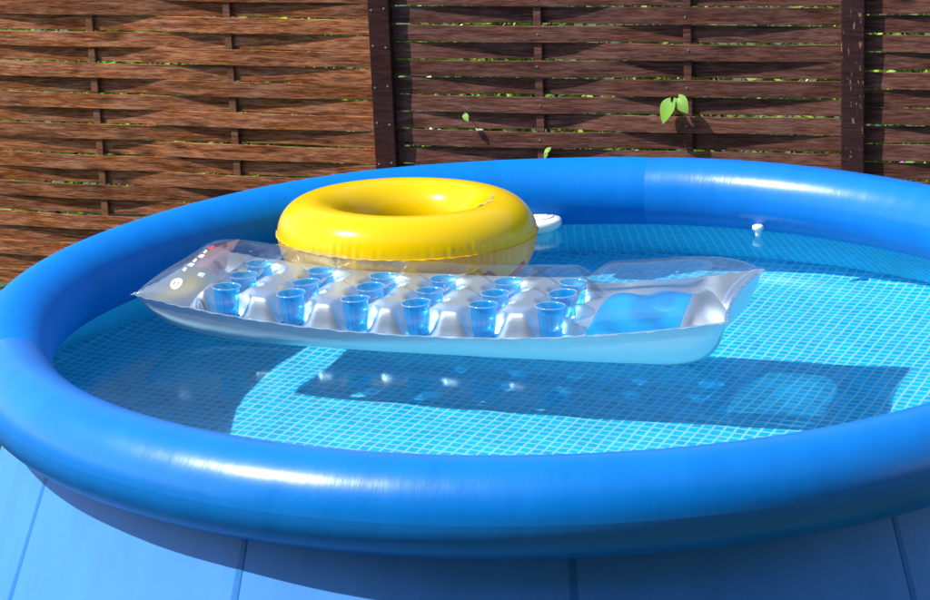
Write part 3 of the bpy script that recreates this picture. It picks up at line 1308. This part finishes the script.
def poke_leaf(label, px, py, leaves, out):
    p = on_plane(px, py, FP + FN * out, FN)
    o = thing('vine_leaf', label, 'leaf', p, 'leaves poking through the fence')
    for (ln, wd, rot, dx, dz) in leaves:
        v, f = leaf_mesh('blade', ln, wd, 0.25)
        b = mesh('blade', v, f, M['vine'], o)
        # blades turn their upper face to the sun and hang from the stalk
        zax = (S * 0.75 + FN * 0.6 + Vector((0.3 * math.sin(rot), 0, 0))).normalized()
        yax = Vector((math.sin(rot), 0, -math.cos(rot)))
        yax = (yax - zax * yax.dot(zax)).normalized()
        xax = yax.cross(zax)
        mm_ = Matrix((xax, yax, zax)).transposed().to_4x4()
        mm_.translation = Vector((dx, -0.01, dz))
        b.matrix_local = mm_
    v, f = box(-0.0015, 0.0015, 0.0, out + 0.03, -0.0015, 0.0015)
    mesh('stem', v, f, M['vine'], o)
    return o


poke_leaf('bright green heart-shaped leaf poking through the dark fence, the largest one', 674, 108,
          [(0.080, 0.040, R_(-25), -0.010, 0.022), (0.066, 0.030, R_(35), 0.014, 0.036)], 0.04)
poke_leaf('small yellow-green leaf just above the blue pool rim, beside a batten', 546, 152,
          [(0.03, 0.012, R_(160), 0, 0), (0.026, 0.012, R_(-20), 0.003, 0)], 0.02)
poke_leaf('small rounded leaf poking through the slats right of the smooth post', 465, 114,
          [(0.030, 0.014, R_(30), 0, 0)], 0.03)

# ------------------------------------------------------------------ hedge behind the fence


def leaves(nl, region, size, rnd, flat=0.5):
    v, f = [], []
    for _ in range(nl):
        c = region(rnd)
        s = size * rnd.uniform(0.6, 1.3)
        d = Vector((rnd.gauss(0, 1), rnd.gauss(0, 1), rnd.gauss(0, 0.7))).normalized()
        e = d.cross(Vector((rnd.gauss(0, 1), rnd.gauss(0, 1), rnd.gauss(0, 1)))).normalized()
        k = len(v)
        nn = d.cross(e) * s * 0.15
        v += [c - d * s, c + e * s * 0.45 + nn, c + d * s, c - e * s * 0.45 + nn]
        f.append((k, k + 1, k + 2, k + 3))
    return v, f


def bush(label, s_mid, depth, rx, ry, rz, zc, seed, nl=5200, flower=None):
    rnd = random.Random(seed)
    c = FP + FT * s_mid - FN * depth
    o = thing('garden_shrub', label, 'shrub', (c.x, c.y, 0), 'shrubs behind the fence')

    def reg(r):
        while True:
            p = Vector((r.uniform(-1, 1), r.uniform(-1, 1), r.uniform(-1, 1)))
            l = p.length
            if 0.55 < l < 1.0 + 0.12 * noise.noise(p * 3 + Vector((seed, 0, 0))):
                return Vector((p.x * rx, p.y * ry, zc + p.z * rz))
    v, f = leaves(nl, reg, 0.035, rnd)
    mesh('foliage', v, f, M['hedge'], o, smooth=False)
    for k in range(6):
        a = rnd.uniform(0, 6.28)
        top = Vector((math.cos(a) * rx * 0.6, math.sin(a) * ry * 0.6, zc + rz * rnd.uniform(-.1, .6)))
        n_ = 6
        v = []
        for i in range(n_ + 1):
            u = i / n_
            pt = Vector((0.03 * math.cos(a), 0.03 * math.sin(a), 0)).lerp(top, u) + Vector((0, 0, 0.05 * math.sin(u * 3)))
            for j in range(6):
                b = j * math.pi / 3
                v.append(pt + Vector((math.cos(b), math.sin(b), 0)) * 0.012 * (1 - 0.8 * u))
        mesh('stem', v, grid_faces(n_ + 1, 6, False, True), M['stem'], o)
    if flower:
        v, f = leaves(260, lambda r: reg(r) * 1.0, 0.022, rnd)
        mesh('blossoms', v, f, flower, o, smooth=False)
    return o


ROT = -ANG
for k, (lab, sm_, dp, rx, rz, fl_) in enumerate((
        ('dark green shrub low behind the far left end of the left fence section', -2.75, 1.2, 0.62, 0.95, None),
        ('green leafy shrub seen through gaps of the left fence section', -2.0, 1.15, 0.62, 0.95, None),
        ('sunlit leafy shrub glimpsed behind the right part of the left fence section', -1.15, 1.1, 0.60, 1.0, M['blossom_white']),
        ('bright green shrub behind the left half of the middle fence section', -0.45, 1.05, 0.62, 1.05, M['blossom_white']),
        ('bright shrub with pale blossoms behind the right half of the middle fence section', 0.35, 1.1, 0.62, 1.0, M['blossom_white']),
        ('green shrub with purple blossoms behind the right fence section', 1.15, 1.05, 0.62, 1.0, M['blossom_purple']))):
    b = bush(lab, sm_, dp, rx, 0.42, rz, 0.92, 70 + k, flower=fl_)
    b.rotation_euler = (0, 0, ROT)

# ------------------------------------------------------------------ grass round the pool
rnd = random.Random(5)
v, f = [], []
for _ in range(16000):
    a = rnd.uniform(R_(100), R_(260))
    r = 1.72 + abs(rnd.gauss(0, 0.35))
    x, y = PCX + r * math.cos(a), PCY + r * math.sin(a)
    h = rnd.uniform(0.025, 0.065)
    b = rnd.uniform(0, 6.28)
    wd = 0.0025
    le = Vector((rnd.gauss(0, .018), rnd.gauss(0, .018), 0))
    k = len(v)
    base = Vector((x, y, 0.0))
    e = Vector((math.cos(b), math.sin(b), 0)) * wd
    v += [base - e, base + e, base + le * 0.5 + Vector((0, 0, h * 0.6)) + e * 0.7, base + le + Vector((0, 0, h)), base + le * 0.5 + Vector((0, 0, h * 0.6)) - e * 0.7]
    f.append((k, k + 1, k + 2, k + 3, k + 4))
g = mesh('grass', v, f, M['grass'], None, smooth=False)
g['kind'] = 'stuff'
tag(g, 'short green lawn grass growing beside the pool wall', 'grass')
